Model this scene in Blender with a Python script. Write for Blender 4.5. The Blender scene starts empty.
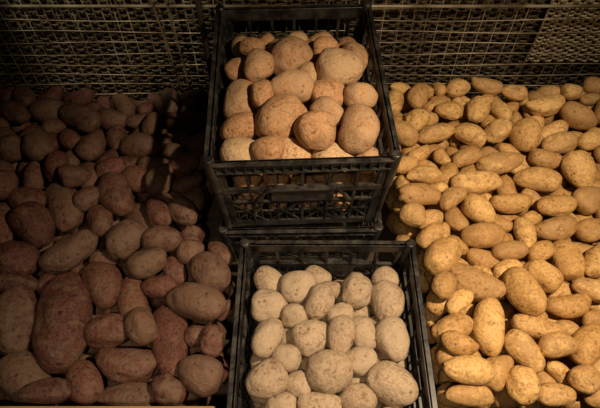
import bpy, bmesh, math, numpy as np
from mathutils import Vector, Matrix
bpy.context.scene.view_settings.view_transform = 'Standard'

# ------------------------------------------------------------------ camera
F = 520.0
PITCH = math.radians(55)
CAM = np.array([0.0, 0.0, 0.97])
FW = np.array([0, math.cos(PITCH), -math.sin(PITCH)])
UP = np.array([0, math.sin(PITCH), math.cos(PITCH)])
RT = np.array([1.0, 0, 0])
cd = bpy.data.cameras.new("camera"); cam = bpy.data.objects.new("camera", cd)
bpy.context.collection.objects.link(cam)
cam.location = CAM.tolist()
cam.rotation_euler = (math.pi/2 - PITCH, 0, 0)
cd.sensor_width = 36; cd.lens = F/600*36; cd.clip_start = 0.01
bpy.context.scene.camera = cam

# survey helper: where a sighted point lies on a pile surface z=h(x,y)
def sight(px, py, h):
    d = FW + RT*(px-300)/F + UP*(204-py)/F
    z = 0.15
    for _ in range(8):
        t = (z-CAM[2])/d[2]
        p = CAM + d*t
        z = h(p[0], p[1])
    return p, t

# ------------------------------------------------------------------ materials
def new_mat(name):
    m = bpy.data.materials.new(name); m.use_nodes = True
    nt = m.node_tree; b = nt.nodes["Principled BSDF"]
    return m, nt, b
def N(nt, t, **k):
    n = nt.nodes.new(t)
    for a, v in k.items():
        if a in n.inputs: n.inputs[a].default_value = v
        else: setattr(n, a, v)
    return n
def ramp(nt, src, stops):
    r = nt.nodes.new("ShaderNodeValToRGB")
    el = r.color_ramp.elements
    while len(el) < len(stops): el.new(0.5)
    for e, (p, c) in zip(el, stops):
        e.position = p; e.color = (*c, 1) if len(c) == 3 else c
    nt.links.new(src, r.inputs[0]); return r

def mixc(nt, fac, a, b, mode='MIX'):
    m = nt.nodes.new("ShaderNodeMix"); m.data_type = 'RGBA'; m.blend_type = mode
    for s, i in ((fac, 0), (a, 6), (b, 7)):
        if hasattr(s, "links") or hasattr(s, "is_output"): nt.links.new(s, m.inputs[i])
        elif i == 0: m.inputs[0].default_value = s
        else: m.inputs[i].default_value = (*s, 1)
    return m.outputs[2]

def potato_mat(name, light, dark, dirt, dirt_amt, rough, dimple=0.5, speck=0.55, alt=None, spec=0.3, bump=0.8):
    m, nt, b = new_mat(name)
    tc = N(nt, "ShaderNodeTexCoord")
    at = N(nt, "ShaderNodeAttribute", attribute_name="tint")
    sep = N(nt, "ShaderNodeSeparateColor"); nt.links.new(at.outputs["Color"], sep.inputs[0])
    n1 = N(nt, "ShaderNodeTexNoise", Scale=28.0, Detail=5.0, Roughness=0.6)
    n2 = N(nt, "ShaderNodeTexNoise", Scale=210.0, Detail=4.0, Roughness=0.7)
    n3 = N(nt, "ShaderNodeTexNoise", Scale=60.0, Detail=6.0, Roughness=0.7)
    n4 = N(nt, "ShaderNodeTexNoise", Scale=75.0, Detail=3.0, Roughness=0.6, Distortion=1.5)
    vo = N(nt, "ShaderNodeTexVoronoi", Scale=55.0)
    for n in (n1, n2, n3, n4, vo): nt.links.new(tc.outputs["Object"], n.inputs["Vector"])
    mx = N(nt, "ShaderNodeMath", operation='ADD'); nt.links.new(n1.outputs[0], mx.inputs[0]); nt.links.new(sep.outputs[0], mx.inputs[1])
    r = ramp(nt, mx.outputs[0], [(0.42, dark), (1.0, light)])
    base = r.outputs[0]
    if alt:       # a share of the tubers is of another tone
        ra = ramp(nt, sep.outputs[2], [(0.72, (0, 0, 0)), (0.86, (0.85,)*3)])
        base = mixc(nt, ra.outputs[0], base, alt)
    r2 = ramp(nt, n2.outputs[0], [(0.34, (speck, speck*.95, speck*.9)), (0.56, (1, 1, 1))])
    c = mixc(nt, 1.0, base, r2.outputs[0], 'MULTIPLY')
    # brown bruises / scuffs
    r4 = ramp(nt, n4.outputs[0], [(0.55, (1, 1, 1)), (0.68, (0.52, 0.44, 0.38))])
    c = mixc(nt, 0.9, c, r4.outputs[0], 'MULTIPLY')
    dm = N(nt, "ShaderNodeMath", operation='MULTIPLY_ADD'); nt.links.new(sep.outputs[1], dm.inputs[0]); dm.inputs[1].default_value = 0.25
    nt.links.new(n3.outputs[0], dm.inputs[2])
    rd = ramp(nt, dm.outputs[0], [(0.70-dirt_amt*0.3, (0, 0, 0)), (0.80-dirt_amt*0.2, (1, 1, 1))])
    sc = N(nt, "ShaderNodeMath", operation='MULTIPLY'); nt.links.new(rd.outputs[0], sc.inputs[0]); sc.inputs[1].default_value = 0.7
    c = mixc(nt, sc.outputs[0], c, dirt)
    re = ramp(nt, vo.outputs["Distance"], [(0.08, (0.25, 0.2, 0.16)), (0.19, (1, 1, 1))])
    c = mixc(nt, dimple, c, re.outputs[0], 'MULTIPLY')
    nt.links.new(c, b.inputs["Base Color"])
    b.inputs["Roughness"].default_value = rough
    b.inputs["Specular IOR Level"].default_value = spec
    ad = N(nt, "ShaderNodeMath", operation='ADD')
    rb = ramp(nt, vo.outputs["Distance"], [(0.0, (0, 0, 0)), (0.24, (1, 1, 1))])
    nt.links.new(rb.outputs[0], ad.inputs[0]); nt.links.new(n2.outputs[0], ad.inputs[1])
    s3 = N(nt, "ShaderNodeMath", operation='MULTIPLY_ADD'); nt.links.new(n3.outputs[0], s3.inputs[0]); s3.inputs[1].default_value = 3.0
    nt.links.new(ad.outputs[0], s3.inputs[2])
    bp = N(nt, "ShaderNodeBump", Strength=bump, Distance=0.0017)
    nt.links.new(s3.outputs[0], bp.inputs["Height"]); nt.links.new(bp.outputs[0], b.inputs["Normal"])
    return m

M_red = potato_mat("red_potato_skin", (0.175, 0.072, 0.052), (0.080, 0.030, 0.025), (0.16, 0.105, 0.07), 0.5, 0.5, 0.6, 0.45, alt=(0.115, 0.058, 0.040), bump=0.9)
M_yel = potato_mat("yellow_potato_skin", (0.70, 0.44, 0.175), (0.44, 0.24, 0.080), (0.36, 0.21, 0.09), 0.25, 0.45, 0.6, 0.62, alt=(0.42, 0.245, 0.10), bump=0.65)
M_brn = potato_mat("brown_potato_skin", (0.58, 0.325, 0.165), (0.38, 0.20, 0.10), (0.46, 0.31, 0.18), 0.35, 0.65, 0.6, 0.62, alt=(0.64, 0.46, 0.27))
M_bei = potato_mat("beige_potato_skin", (0.47, 0.355, 0.245), (0.36, 0.26, 0.175), (0.44, 0.34, 0.24), 0.45, 0.72, 0.6, 0.66, spec=0.2)

def plastic():
    m, nt, b = new_mat("black_plastic")
    tc = N(nt, "ShaderNodeTexCoord")
    n = N(nt, "ShaderNodeTexNoise", Scale=35.0, Detail=6.0, Roughness=0.7)
    nt.links.new(tc.outputs["Object"], n.inputs["Vector"])
    r = ramp(nt, n.outputs[0], [(0.44, (0.011, 0.011, 0.011)), (0.74, (0.075, 0.066, 0.055))])
    nt.links.new(r.outputs[0], b.inputs["Base Color"])
    r2 = ramp(nt, n.outputs[0], [(0.4, (0.3,)*3), (0.7, (0.55,)*3)])
    nt.links.new(r2.outputs[0], b.inputs["Roughness"])
    return m
M_pl = plastic()

def wood(name, c1, c2, sc=(4, 60, 60)):
    m, nt, b = new_mat(name)
    tc = N(nt, "ShaderNodeTexCoord"); mp = N(nt, "ShaderNodeMapping"); mp.inputs["Scale"].default_value = sc
    nt.links.new(tc.outputs["Object"], mp.inputs[0])
    n = N(nt, "ShaderNodeTexNoise", Scale=1.0, Detail=6.0, Roughness=0.6)
    nt.links.new(mp.outputs[0], n.inputs["Vector"])
    r = ramp(nt, n.outputs[0], [(0.3, c1), (0.7, c2)])
    nt.links.new(r.outputs[0], b.inputs["Base Color"]); b.inputs["Roughness"].default_value = 0.75
    bp = N(nt, "ShaderNodeBump", Strength=0.4, Distance=0.002)
    nt.links.new(n.outputs[0], bp.inputs["Height"]); nt.links.new(bp.outputs[0], b.inputs["Normal"])
    return m
M_wood = wood("pale_wood", (0.22, 0.12, 0.055), (0.40, 0.25, 0.12))
M_dark = wood("dark_wood", (0.018, 0.012, 0.008), (0.05, 0.03, 0.018))
M_wick = wood("wicker_cane", (0.055, 0.040, 0.024), (0.185, 0.145, 0.088), (30, 30, 160))
M_mat = wood("pale_rush", (0.26, 0.22, 0.14), (0.50, 0.43, 0.30), (60, 30, 160))
M_wall = wood("dark_backing", (0.012, 0.008, 0.005), (0.03, 0.02, 0.012), (8, 8, 8))
M_floor = wood("shop_floor_concrete", (0.06, 0.05, 0.042), (0.11, 0.095, 0.08), (6, 6, 6))
m, nt, b = new_mat("rusty_wire"); M_wire = m
tc = N(nt, "ShaderNodeTexCoord"); n = N(nt, "ShaderNodeTexNoise", Scale=14.0, Detail=4.0)
nt.links.new(tc.outputs["Object"], n.inputs["Vector"])
r = ramp(nt, n.outputs[0], [(0.4, (0.16, 0.115, 0.07)), (0.62, (0.46, 0.40, 0.29))])
nt.links.new(r.outputs[0], b.inputs["Base Color"])
b.inputs["Metallic"].default_value = 0.25; b.inputs["Roughness"].default_value = 0.5

# ------------------------------------------------------------------ potatoes
def ico(sub):
    bm = bmesh.new(); bmesh.ops.create_icosphere(bm, subdivisions=sub, radius=1)
    v = np.array([x.co[:] for x in bm.verts]); f = np.array([[q.index for q in x.verts] for x in bm.faces])
    bm.free(); return v, f
ICO = {2: ico(2), 3: ico(3), 4: ico(4)}

def potato_verts(rng, hl, r, hz, sub):
    v = ICO[sub][0].copy()
    e = 0.88                       # blunter than an ellipsoid
    x = np.sign(v[:, 0])*np.abs(v[:, 0])**e
    k = (np.abs(v[:, 1])**2+np.abs(v[:, 2])**2)
    rad = np.sqrt(k); s = np.where(rad > 1e-6, rad**0.90/np.maximum(rad, 1e-6), 1)
    y = v[:, 1]*s; z = v[:, 2]*s
    w = np.stack([x, y, z], 1)
    d = np.zeros(len(v))
    for i in range(9):
        q = rng.normal(size=3); q /= np.linalg.norm(q)
        fr = rng.uniform(1.3, 5.0)
        d += rng.uniform(0.3, 1)*np.sin(fr*(v@q)*2+rng.uniform(0, 6.28))/fr
    w *= (1+0.066*d)[:, None]
    taper = rng.uniform(-0.2, 0.2)
    w[:, 1:] *= (1+taper*w[:, 0])[:, None]
    w[:, 0] *= hl; w[:, 1] *= r; w[:, 2] *= hz
    elong = max(hl/r-1, 0)
    bend = rng.uniform(-1, 1)*0.25*min(elong, 1)
    w[:, 1] += bend*r*((w[:, 0]/hl)**2-0.4)*2
    if sub >= 3:
        for i in range(9):
            q = rng.normal(size=3); q /= np.linalg.norm(q)
            g = np.exp(-((v-q)**2).sum(1)/rng.uniform(0.010, 0.03))
            w *= (1-0.075*g)[:, None]
    return w

class Pile:
    def __init__(s, seed):
        s.rng = np.random.default_rng(seed)
        s.c = []; s.a = []; s.hl = []; s.r = []; s.top = []; s.kind = []
    def add(s, c, a, hl, r, top, kind=None):
        a = np.array(a, float); a /= np.linalg.norm(a)
        s.c.append(np.array(c, float)); s.a.append(a); s.hl.append(max(hl, r)); s.r.append(r); s.top.append(top); s.kind.append(kind)
    def survey(s, rows, h, ws=1.0, kind=None):
        for row in rows:
            px, py, L, W = row[:4]; ang = math.radians(row[4]) if len(row) > 4 else 0.3
            if W > L: L, W, ang = W, L, ang+math.pi/2
            p, t = sight(px, py, h)
            e1, _ = sight(px+8*math.cos(ang), py-8*math.sin(ang), h)
            a = e1-p
            hl = 0.5*L*t/F*(1+0.08*abs(math.sin(ang))); r = 0.5*W*t/F*ws
            s.add(p+np.array([0, 0, s.rng.uniform(-.006, .006)]), a, hl, r, 1, row[5] if len(row) > 5 else kind)
            s.a[-1][2] += s.rng.uniform(-.18, .18); s.a[-1] /= np.linalg.norm(s.a[-1])
    def fill(s, xr, yr, h, dz, spacing, rr, er, top, inside, jitter=0.35, gap=0.72):
        gx = np.arange(xr[0], xr[1], spacing); gy = np.arange(yr[0], yr[1], spacing*0.87)
        pts = [(c[0], c[1], c, a, hl, r) for c, a, hl, r, tp in zip(s.c, s.a, s.hl, s.r, s.top) if tp]
        for j, y in enumerate(gy):
            for x in gx:
                xx = x+(spacing/2 if j % 2 else 0)+s.rng.uniform(-1, 1)*jitter*spacing/2
                yy = y+s.rng.uniform(-1, 1)*jitter*spacing/2
                r = s.rng.uniform(*rr); hl = r*s.rng.uniform(*er)
                if not inside(xx, yy, r): continue
                z = h(xx, yy)+dz
                if top:
                    ok = True
                    P = np.array([xx, yy, z])
                    for (_, _, c, a, h2, r2) in pts:
                        t = np.clip((P-c)@a, -(h2-r2), h2-r2)
                        if np.linalg.norm((P-c-a*t)[:2]) < (r+r2)*gap: ok = False; break
                    if not ok: continue
                ang = s.rng.uniform(0, math.pi)
                a = np.array([math.cos(ang), math.sin(ang), s.rng.uniform(-.4, .4)])
                s.add((xx, yy, z), a, hl, r, 2 if top else 0)
                if top:
                    a = s.a[-1]; pts.append((xx, yy, s.c[-1], a, s.hl[-1], r))
    def relax(s, it, limit):
        c = np.array(s.c); a = np.array(s.a); hl = np.array(s.hl); r = np.array(s.r); top = np.array(s.top)
        home = c.copy(); n = len(c)
        idx = np.repeat(np.arange(n), 3); t = np.tile([-1., 0, 1.], n)
        rs = r[idx]*np.where(t == 0, 0.96, 0.86)
        off = a[idx]*(t*(hl[idx]-r[idx]*0.9))[:, None]
        w = np.where(top == 1, 0.25, 1.0)
        pairs = []
        for i in range(n):
            d = np.linalg.norm(c[i+1:]-c[i], axis=1)
            js = np.nonzero(d < hl[i]+hl[i+1:]+0.03)[0]+i+1
            for j in js: pairs.append((i, j))
        pr = np.array(pairs)
        A = (pr[:, 0][:, None]*3+np.array([0, 0, 0, 1, 1, 1, 2, 2, 2])).ravel()
        B = (pr[:, 1][:, None]*3+np.array([0, 1, 2]*3)).ravel()
        for k in range(it):
            S = c[idx]+off
            d = S[A]-S[B]; ds = np.linalg.norm(d, axis=1)+1e-9
            ov = rs[A]+rs[B]-ds
            m = ov > 0
            i, j = idx[A[m]], idx[B[m]]
            push = d[m]/ds[m][:, None]*ov[m][:, None]
            mv = np.zeros_like(c); cnt = np.zeros(n)
            wi = (w[i]/(w[i]+w[j]))[:, None]
            np.add.at(mv, i, push*wi); np.add.at(mv, j, -push*(1-wi))
            np.add.at(cnt, i, 1); np.add.at(cnt, j, 1)
            c += mv/np.maximum(cnt*0.6, 1)[:, None]
            c += (home-c)*np.where(top == 1, 0.06, 0.02)[:, None]
            c[:, 2] -= np.where(top == 1, 0.0001, 0.0005)
            ex = np.abs(a)*(hl-r)[:, None]+r[:, None]
            limit(c, ex, r)
        s.c = c
        return s
    def build(s, name, mat):
        V = []; Fs = []; T = []; o = 0
        for i in range(len(s.hl)):
            sub = 4 if s.top[i] == 1 else (3 if s.top[i] == 2 else 2)
            hz = s.r[i]*s.rng.uniform(0.86, 1.0)
            w = potato_verts(s.rng, s.hl[i], s.r[i], hz, sub)
            ax = s.a[i]; up = np.array([0, 0, 1.]) ; ay = np.cross(up, ax); ay /= np.linalg.norm(ay)
            az = np.cross(ax, ay)
            w = w[:, :1]*ax+w[:, 1:2]*ay+w[:, 2:]*az+s.c[i]
            V.append(w); f = ICO[sub][1]; Fs.append(f+o); o += len(w)
            k = s.rng.uniform(0, 0.92)
            if s.kind[i] is not None: k = s.kind[i]
            tt = np.array([s.rng.uniform(0.0, 0.68), s.rng.uniform(), k, 1.0])
            T.append(np.tile(tt, (len(w), 1)))
        V = np.concatenate(V); Fs = np.concatenate(Fs); T = np.concatenate(T)
        me = bpy.data.meshes.new(name)
        me.vertices.add(len(V)); me.vertices.foreach_set("co", V.astype(np.float32).ravel())
        me.loops.add(len(Fs)*3); me.loops.foreach_set("vertex_index", Fs.astype(np.int32).ravel())
        me.polygons.add(len(Fs))
        me.polygons.foreach_set("loop_start", np.arange(0, len(Fs)*3, 3, dtype=np.int32))
        me.polygons.foreach_set("use_smooth", np.ones(len(Fs), dtype=bool))
        me.update(calc_edges=True)
        at = me.attributes.new("tint", 'FLOAT_COLOR', 'POINT'); at.data.foreach_set("color", T.astype(np.float32).ravel())
        me.materials.append(mat); me.validate()
        ob = bpy.data.objects.new(name, me); bpy.context.collection.objects.link(ob)
        return ob

# ---- crate placement (local: x width .30, y length .40); hs = height factor
UPC = dict(x=-0.004, y=0.722, z=0.142, yaw=math.radians(2.4), hs=1.176)
BAC = dict(x=-0.002, y=0.724, z=0.0, yaw=math.radians(1.0), hs=0.80)
LOC = dict(x=0.048, y=0.275, z=0.0, yaw=math.radians(-0.3), hs=1.0)
CW, CL, CH = 0.30, 0.40, 0.17

BX = 0.80; YF = 0.20; YB = 0.935
def lx(y): return np.where(y < 0.50, -0.122, -0.189)
def rx(y): return np.where(y < 0.49, 0.219, 0.184)
def hL(x, y): return 0.148+0.012*math.sin(7*x+1)+0.010*math.sin(9*y+2)-0.07*max(0, y-0.6)
def hR(x, y): return 0.150+0.008*math.sin(6*x+2)+0.006*math.sin(8*y)-0.02*max(0, y-0.6)

left = [(67,322,97,54,88),(18,318,66,46,88),(24,378,62,44,-50),(18,258,44,40,0),(36,228,46,38,-50),(28,196,38,28,-10),
(62,205,58,34,-75),(70,253,62,32,25),(117,195,52,32,-65),(88,200,30,22,30),(103,285,50,36,-75),(131,300,55,30,-80),
(112,330,46,34,8),(147,328,38,30,-60),(170,338,80,38,-85),(127,365,62,34,-5),(85,380,46,34,-60),(125,396,66,26,0),
(202,302,62,36,-15),(204,370,44,38,-20),(148,265,40,28,20),(131,240,42,34,40),(98,222,34,26,-80),(165,215,32,24,-60),
(163,243,40,28,0),(186,250,28,26,0),(207,275,44,36,-45),(216,343,30,26,80),(196,338,24,22,0),(166,391,36,28,-30),
(157,290,40,24,0),(4,228,38,24,90),(14,288,48,22,0),(60,170,36,26,-80),(40,150,34,28,-60),(8,150,32,28,0),
(78,118,54,26,-30),(48,110,34,26,0),(145,120,38,18,10),(16,112,36,24,-30),(92,145,36,24,50),(112,172,30,24,20),
(8,190,30,26,60),(135,176,34,26,-30),(76,183,30,22,10),(110,120,32,22,-20),(158,180,34,26,50),(190,215,34,26,-40),(50,402,50,24,5)]
right = [(461,371,50,30,-5),(515,390,36,34,90),(557,396,42,26,0),(588,380,32,30,30),(440,327,42,30,30),(493,328,52,34,-85),
(470,282,58,34,-25),(515,292,52,36,-60),(483,236,44,28,5),(432,258,48,34,50),(472,184,52,27,5),(424,197,48,26,0),
(499,163,46,24,5),(538,181,46,26,-10),(526,138,36,32,80),(577,172,38,32,-60),(558,205,40,24,5),(590,198,32,28,45),
(556,229,44,27,15),(512,200,42,22,0),(543,278,36,30,-40),(567,257,40,34,-70),(591,230,32,26,20),(480,210,34,28,-40),
(430,218,30,22,10),(457,213,32,20,-60),(510,252,36,22,0),(526,233,36,22,-80),(593,262,34,26,70),(590,292,34,24,-20),
(540,327,48,26,-15),(573,308,46,26,5),(498,374,42,32,45),(524,350,46,30,-45),(558,347,40,26,10),(588,342,46,32,60),
(441,290,36,26,60),(414,238,32,22,40),(401,218,28,26,0),(404,133,32,22,-30),(436,134,38,20,10),(406,165,30,20,10),
(416,121,28,24,40),(427,174,36,20,0),(447,172,26,22,70),(464,160,28,20,20),(475,112,30,24,70),(448,112,28,20,0),
(488,86,32,18,-10),(457,88,26,20,20),(418,98,26,22,70),(393,102,28,22,80),(548,105,38,22,15),(580,118,36,26,-20),
(600,112,34,24,80),(513,92,26,18,0),(572,90,22,18,0),(500,130,30,24,30),(468,136,32,22,-20),(562,142,36,24,10),
(591,142,30,22,30),(552,160,34,22,-10),(448,198,30,20,40),(548,252,30,22,30),(410,292,30,26,60),(425,360,34,26,-60),
(470,398,52,24,0),(596,320,28,24,0),(458,306,30,20,40),(512,270,34,22,20),(455,345,36,24,-20)]
upper = [(292,58,44,42,60),(338,68,50,40,0,0.92),(230,97,46,42,90),(234,68,28,26,0),(259,70,36,30,80),(252,46,28,20,0),
(293,91,44,32,10),(328,90,38,34,0),(282,122,54,46,45),(312,137,42,40,0),(330,117,36,30,-30),(359,98,34,30,0),
(355,135,48,40,80),(240,130,40,32,20),(234,156,42,38,0,0.9),(268,153,34,28,0),(292,168,42,38,0,0.8),(336,161,48,34,5,0.9),
(262,98,30,24,80),(358,62,38,28,-80),(376,116,30,24,80),(312,68,28,22,70,0.8),(325,48,26,20,0),(371,152,30,26,60)]
lower = [(297,288,36,33,20),(265,307,38,34,0),(356,292,36,31,80),(387,303,40,33,-80),(322,305,34,28,70),(293,318,28,26,0),
(309,336,40,35,30),(270,338,40,28,60),(342,318,28,24,20),(364,336,36,29,-60),(393,341,42,33,-70),(337,342,38,27,80),
(286,357,32,30,0),(328,372,48,43,0),(362,362,36,30,10),(394,383,50,40,-30),(262,379,42,36,30),(281,397,34,28,0),
(361,397,40,30,0),(319,400,46,28,0),(303,384,28,26,0),(327,288,24,20,0)]

def lim_left(c, ex, r):
    c[:, 0] = np.minimum(c[:, 0], lx(c[:, 1]+ex[:, 1]*0.4)-ex[:, 0]*0.99)
    c[:, 0] = np.maximum(c[:, 0], -BX+ex[:, 0]); c[:, 1] = np.clip(c[:, 1], YF+ex[:, 1], YB-ex[:, 1]); c[:, 2] = np.maximum(c[:, 2], ex[:, 2]+.003)
def lim_right(c, ex, r):
    c[:, 0] = np.maximum(c[:, 0], rx(c[:, 1]-ex[:, 1]*0.6)+ex[:, 0]*0.99)
    c[:, 0] = np.minimum(c[:, 0], BX-ex[:, 0]); c[:, 1] = np.clip(c[:, 1], YF+ex[:, 1], YB-ex[:, 1]); c[:, 2] = np.maximum(c[:, 2], ex[:, 2]+.003)

P = Pile(3); P.survey(left, hL)
inL = lambda x, y, r: x+r < lx(y) and x-r > -BX and y-r > YF and y+r < YB
P.fill((-BX, -0.1), (YF, YB), hL, -0.010, 0.018, (0.019, 0.028), (1.2, 1.9), True, inL)
P.fill((-BX, -0.1), (YF, YB), hL, -0.045, 0.052, (0.024, 0.030), (1.1, 1.5), False, inL)
P.fill((-BX, -0.1), (YF, YB), hL, -0.095, 0.058, (0.025, 0.031), (1.1, 1.4), False, inL)
P.relax(60, lim_left).build("red_potato_pile", M_red)

P = Pile(5); P.survey(right, hR, 0.93)
inR = lambda x, y, r: x-r > rx(y) and x+r < BX and y-r > YF and y+r < YB
P.fill((0.15, BX), (YF, YB), hR, -0.010, 0.015, (0.014, 0.022), (1.3, 2.0), True, inR)
P.fill((0.15, BX), (YF, YB), hR, -0.036, 0.042, (0.018, 0.023), (1.2, 1.7), False, inR)
P.fill((0.15, BX), (YF, YB), hR, -0.078, 0.052, (0.023, 0.028), (1.1, 1.4), False, inR)
P.relax(60, lim_right).build("yellow_potato_pile", M_yel)

def crate_pile(C, rows, h, seed, name, mat, rr):
    co, si = math.cos(C['yaw']), math.sin(C['yaw'])
    def toL(x, y): dx, dy = x-C['x'], y-C['y']; return dx*co+dy*si, -dx*si+dy*co
    hw, hh = CW/2-0.011, CL/2-0.011
    rim = C['z']+CH*C['hs']
    def inside(x, y, r): a, b_ = toL(x, y); return abs(a) < hw-r*0.9 and abs(b_) < hh-r*0.9
    def lim(c, ex, r):
        dx, dy = c[:, 0]-C['x'], c[:, 1]-C['y']
        a = dx*co+dy*si; b_ = -dx*si+dy*co
        below = rim-c[:, 2]
        tp = np.clip(below*0.06, 0, .01) - np.clip((0.014-below)*0.35, 0, 0.007)
        a = np.clip(a, -(hw-ex[:, 0]-tp), hw-ex[:, 0]-tp); b_ = np.clip(b_, -(hh-ex[:, 1]-tp), hh-ex[:, 1]-tp)
        c[:, 0] = C['x']+a*co-b_*si; c[:, 1] = C['y']+a*si+b_*co
        c[:, 2] = np.maximum(c[:, 2], C['z']+0.008+ex[:, 2])
    P = Pile(seed); P.survey(rows, h, 1.0, 0.3)
    xr = (C['x']-.16, C['x']+.16); yr = (C['y']-.21, C['y']+.21)
    P.fill(xr, yr, h, -0.014, 0.012, rr, (1.05, 1.4), True, inside, gap=0.80)
    P.fill(xr, yr, h, -0.045, 0.050, rr, (1.05, 1.3), False, inside)
    P.fill(xr, yr, h, -0.088, 0.050, rr, (1.05, 1.2), False, inside)
    P.fill(xr, yr, h, -0.13, 0.052, rr, (1.05, 1.2), False, inside)
    P.relax(60, lim).build(name, mat)
def hU(x, y): return 0.336-1.0*x*x-0.6*(y-0.70)**2
def hLo(x, y): return 0.134-0.8*(x-.048)**2-0.3*(y-.3)**2
crate_pile(UPC, upper, hU, 11, "brown_potatoes", M_brn, (0.019, 0.025))
crate_pile(LOC, lower, hLo, 12, "beige_potatoes", M_bei, (0.021, 0.027))

# ------------------------------------------------------------------ crates
def box(bm, lo, hi, fn=None):
    vs = [bm.verts.new((x, y, z)) for z in (lo[2], hi[2]) for y in (lo[1], hi[1]) for x in (lo[0], hi[0])]
    for q in ((0, 2, 3, 1), (4, 5, 7, 6), (0, 1, 5, 4), (2, 6, 7, 3), (0, 4, 6, 2), (1, 3, 7, 5)):
        bm.faces.new([vs[k] for k in q])
    if fn:
        for v in vs: v.co = fn(v.co)
    return vs
def bar(bm, p, q, w, t, fn):
    d = Vector((q[0]-p[0], q[1]-p[1])); L = d.length; d /= L; n = Vector((-d.y, d.x))*w/2
    pts = [(p[0]-n.x, p[1]-n.y), (p[0]+n.x, p[1]+n.y), (q[0]+n.x, q[1]+n.y), (q[0]-n.x, q[1]-n.y)]
    vs = [bm.verts.new(fn(Vector((s, o, z)))) for o in (-t, 0) for s, z in pts]
    for f in ((3, 2, 1, 0), (4, 5, 6, 7), (0, 1, 5, 4), (1, 2, 6, 5), (2, 3, 7, 6), (3, 0, 4, 7)):
        bm.faces.new([vs[k] for k in f])

def make_crate(C, name):
    bm = bmesh.new()
    TP = 0.010
    for side in range(4):
        long = side % 2 == 0
        half = (CL if long else CW)/2; dist = (CW if long else CL)/2
        rot = Matrix.Rotation([-math.pi/2, 0, math.pi/2, math.pi][side], 4, 'Z')
        # wall frame: x along the wall, +y outward, z up
        def fn(v, rot=rot, dist=dist, half=half):
            k = TP*(1-v.z/CH)
            s = v.x*(half-k)/half
            p = rot @ Vector((s, (dist-0.004-k)+v.y, v.z))
            return p
        hs = half-0.006
        box(bm, (-hs, -0.001, 0), (hs, 0.003, 0.016), fn)
        box(bm, (-hs, -0.001, 0.040), (hs, 0.002, 0.045), fn)
        box(bm, (-hs, -0.001, 0.068), (hs, 0.004, 0.074), fn)
        box(bm, (-hs, -0.001, 0.096), (hs, 0.005, 0.108), fn)
        box(bm, (-hs, -0.001, 0.149), (hs, 0.003, 0.170), fn)
        box(bm, (-hs-.004, -0.002, 0.1665), (hs+.004, 0.010, 0.170), fn)
        box(bm, (-hs-.004, -0.001, 0.1485), (hs+.004, 0.009, 0.1510), fn)
        n = int(round(2*half/0.0165))
        for i in range(n+1):
            s = -half+0.012+(2*half-0.024)*i/n
            major = i % 3 == 0
            w = 0.0024 if major else 0.0014
            box(bm, (s-w, -0.001, 0.010), (s+w, 0.004 if major else 0.002, 0.100), fn)
            if major: box(bm, (s-w*1.2, -0.001, 0.105), (s+w*1.2, 0.005, 0.150), fn)
            box(bm, (s-0.0008, 0, 0.149), (s+0.0008, 0.0088, 0.168), fn)
        m = 6 if long else 4
        for i in range(m):
            a = -half+0.016+(2*half-0.032)*i/m; b2 = -half+0.016+(2*half-0.032)*(i+1)/m
            bar(bm, (a, 0.012), (b2, 0.070), 0.0032, -0.003, fn); bar(bm, (a, 0.070), (b2, 0.012), 0.0032, -0.003, fn)
        if not long:
            box(bm, (-0.055, -0.001, 0.074), (0.055, 0.0065, 0.098), fn)
            box(bm, (-0.058, -0.001, 0.106), (0.058, 0.012, 0.110), fn)
            for sgn in (-1, 1):
                bar(bm, (sgn*0.058, 0.108), (sgn*0.085, 0.072), 0.005, -0.008, fn)
        else:
            box(bm, (-0.05, -0.001, 0.112), (0.05, 0.004, 0.118), fn)
    for sx in (-1, 1):
        for sy in (-1, 1):
            def cf(v, sx=sx, sy=sy):
                k = TP*(1-v.z/CH)
                return Vector((sx*(CW/2-k-0.004-v.x), sy*(CL/2-k-0.004-v.y), v.z))
            for lo, hi in (((-.003, -.004, 0), (.018, .001, CH)), ((-.004, -.003, 0), (.001, .018, CH))):
                vs = box(bm, lo, hi, cf)
            K = 14
            rings = []
            for z, rr in ((0.0, .006), (0.10, .006), (0.105, .0085), (0.165, .0095), (0.174, .0095), (0.177, .0075)):
                k = TP*(1-z/CH)
                rings.append([bm.verts.new((sx*(CW/2-k-.003)+rr*math.cos(2*math.pi*j/K), sy*(CL/2-k-.003)+rr*math.sin(2*math.pi*j/K), z)) for j in range(K)])
            for a, b2 in zip(rings, rings[1:]):
                for j in range(K): bm.faces.new((a[j], a[(j+1) % K], b2[(j+1) % K], b2[j]))
            bm.faces.new(rings[0][::-1]); bm.faces.new(rings[-1])
    w, l = CW/2-TP-.005, CL/2-TP-.005
    for i in range(15):
        x = -w+2*w*i/14; box(bm, (x-.0015, -l, 0.0005), (x+.0015, l, .0045))
    for i in range(19):
        y = -l+2*l*i/18; box(bm, (-w, y-.0015, 0.001), (w, y+.0015, .005))
    for v in bm.verts: v.co.z *= C['hs']
    bmesh.ops.recalc_face_normals(bm, faces=bm.faces)
    me = bpy.data.meshes.new(name); bm.to_mesh(me); bm.free(); me.materials.append(M_pl)
    ob = bpy.data.objects.new(name, me); bpy.context.collection.objects.link(ob)
    ob.location = (C['x'], C['y'], C['z']); ob.rotation_euler = (0, 0, C['yaw'])
    md = ob.modifiers.new("bevel", 'BEVEL'); md.width = 0.0006; md.segments = 1
    return ob
make_crate(UPC, "plastic_crate"); make_crate(LOC, "plastic_crate.001"); make_crate(BAC, "plastic_crate.002")

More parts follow.
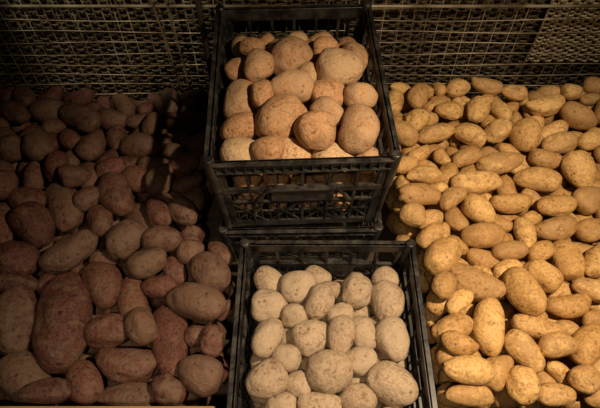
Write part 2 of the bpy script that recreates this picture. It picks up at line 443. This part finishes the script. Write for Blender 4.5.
# ------------------------------------------------------------------ backdrop
def obj_from_bm(bm, name, mat, smooth=False):
    bmesh.ops.recalc_face_normals(bm, faces=bm.faces)
    me = bpy.data.meshes.new(name); bm.to_mesh(me); bm.free(); me.materials.append(mat)
    if smooth:
        for p in me.polygons: p.use_smooth = True
    ob = bpy.data.objects.new(name, me); bpy.context.collection.objects.link(ob); return ob
def tube(bm, pts, rad, K=6, flat=1.0):
    rings = []
    for i, p in enumerate(pts):
        a = Vector(pts[max(i-1, 0)]); b2 = Vector(pts[min(i+1, len(pts)-1)]); t = (b2-a).normalized()
        ref = Vector((0, 1, 0)) if abs(t.y) < .9 else Vector((1, 0, 0))
        u = t.cross(ref).normalized(); v = u.cross(t)
        rings.append([bm.verts.new(Vector(p)+u*rad*math.cos(2*math.pi*j/K)+v*rad*flat*math.sin(2*math.pi*j/K)) for j in range(K)])
    for a, b2 in zip(rings, rings[1:]):
        for j in range(K): bm.faces.new((a[j], a[(j+1) % K], b2[(j+1) % K], b2[j]))
    bm.faces.new(rings[0][::-1]); bm.faces.new(rings[-1])

rng = np.random.default_rng(8)
def weave(name, x0, x1, z0, z1, wy, pitch, row, rad, mat):
    bm = bmesh.new()
    for k, z in enumerate(np.arange(z0, z1, row)):
        ph = k % 2; pts = []
        for x in np.arange(x0, x1+.001, pitch/4):
            pts.append((x, wy+rad*1.3*math.sin(math.pi*x/pitch+math.pi*ph), z+row*0.22*math.sin(x*23+k)+rng.normal()*row*0.08))
        tube(bm, pts, rad*rng.uniform(.7, 1.15), 6, 0.6)
    for x in np.arange(math.ceil(x0/pitch)*pitch, x1, pitch):
        tube(bm, [(x, wy, z0-.005), (x, wy, z1+.01)], rad*0.75, 6)
    return obj_from_bm(bm, name, mat, True)
weave("wicker_panel", -0.9, 0.9, 0.01, 0.52, 0.995, 0.018, 0.0085, 0.0026, M_wick)
weave("rush_mat", 0.53, 0.86, 0.165, 0.50, 0.975, 0.014, 0.0060, 0.0027, M_mat)

bm = bmesh.new(); GY = 0.955
for x in np.arange(-0.9, 0.901, 0.030):
    dx = 0.004*rng.normal()
    tube(bm, [(x, GY, 0.0), (x+dx*.5, GY, 0.15), (x+dx, GY, 0.27), (x, GY, 0.53)], 0.0011, 6)
for z in np.arange(0.02, 0.53, 0.030):
    tube(bm, [(x, GY-0.0018, z+0.0035*math.sin(x*9+z*50)) for x in np.arange(-0.9, 0.91, 0.06)], 0.0011, 6)
for z in (0.325, 0.53): tube(bm, [(-0.9, GY-.005, z), (0.9, GY-.005, z)], 0.0032, 8)
obj_from_bm(bm, "wire_mesh_panel", M_wire, True)
bm = bmesh.new()
tube(bm, [(-0.205, 0.940, 0.0), (-0.207, 0.938, 0.3), (-0.203, 0.940, 0.53)], 0.007, 10)
obj_from_bm(bm, "wooden_stake", M_dark, True)
bm = bmesh.new()
tube(bm, [(-0.285, 0.944, 0.08), (-0.290, 0.943, 0.2), (-0.302, 0.943, 0.34), (-0.32, 0.943, 0.52)], 0.0024, 8)
tube(bm, [(-0.262, 0.944, 0.08), (-0.266, 0.943, 0.2), (-0.272, 0.943, 0.34), (-0.28, 0.943, 0.52)], 0.002, 8)
obj_from_bm(bm, "cane_rods", M_wick, True)

def board(name, lo, hi, mat, bev=0.003):
    bm = bmesh.new(); box(bm, lo, hi)
    bmesh.ops.recalc_face_normals(bm, faces=bm.faces)
    bmesh.ops.bevel(bm, geom=bm.edges[:], offset=bev, segments=2, affect='EDGES')
    return obj_from_bm(bm, name, mat)
e = bpy.data.objects.new("wooden_display_bin", None); bpy.context.collection.objects.link(e)
parts = [board("bin_base", (-0.83, 0.06, -0.03), (0.83, 1.01, -0.0005), M_dark),
 board("bin_side_left", (-0.83, 0.16, 0), (-0.805, 0.94, 0.22), M_dark),
 board("bin_side_right", (0.805, 0.16, 0), (0.83, 0.94, 0.22), M_dark),
 board("bin_front_left", (-0.804, 0.168, 0), (-0.121, 0.192, 0.188), M_wood),
 board("bin_front_right", (0.218, 0.160, 0), (0.804, 0.182, 0.175), M_dark)]
for x in (-0.8, 0.8):
    for y in (0.1, 0.96): parts.append(board("bin_leg", (x-.03, y-.03, -0.75), (x+.03, y+.03, -0.03), M_dark))
for p in parts: p.parent = e
board("wall_back", (-2.5, 1.03, -0.75), (2.5, 1.10, 2.2), M_wall)
board("floor", (-2.5, -1.5, -0.80), (2.5, 1.10, -0.75), M_floor)

# ------------------------------------------------------------------ light
def spot(name, loc, tgt, en, col, ang, blend, size):
    l = bpy.data.lights.new(name, 'SPOT'); l.energy = en; l.color = col; l.spot_size = math.radians(ang); l.spot_blend = blend; l.shadow_soft_size = size
    o = bpy.data.objects.new(name, l); bpy.context.collection.objects.link(o)
    o.location = loc; o.rotation_euler = (Vector(tgt)-Vector(loc)).to_track_quat('-Z', 'Y').to_euler(); return o
spot("pendant_lamp", (0.46, 0.24, 1.10), (0.21, 0.38, 0.15), 66, (1.0, 0.76, 0.49), 86, 1.0, 0.018)
spot("front_fill", (-0.08, -0.25, 1.4), (-0.11, 0.14, 0.15), 26, (1.0, 0.77, 0.52), 46, 1.0, 0.03)  # added fill spot above the camera, brightens lower crate and front of piles
spot("wall_lamp_left", (-0.36, 0.50, 1.35), (-0.40, 0.985, 0.48), 28, (1.0, 0.83, 0.57), 26, 0.4, 0.02)
spot("wall_lamp_right", (0.62, 0.55, 1.35), (0.56, 0.88, 0.20), 19, (1.0, 0.83, 0.56), 26, 1.0, 0.02)
w = bpy.data.worlds.new("world"); bpy.context.scene.world = w; w.use_nodes = True
w.node_tree.nodes["Background"].inputs[0].default_value = (1.0, 0.78, 0.56, 1); w.node_tree.nodes["Background"].inputs[1].default_value = 0.012
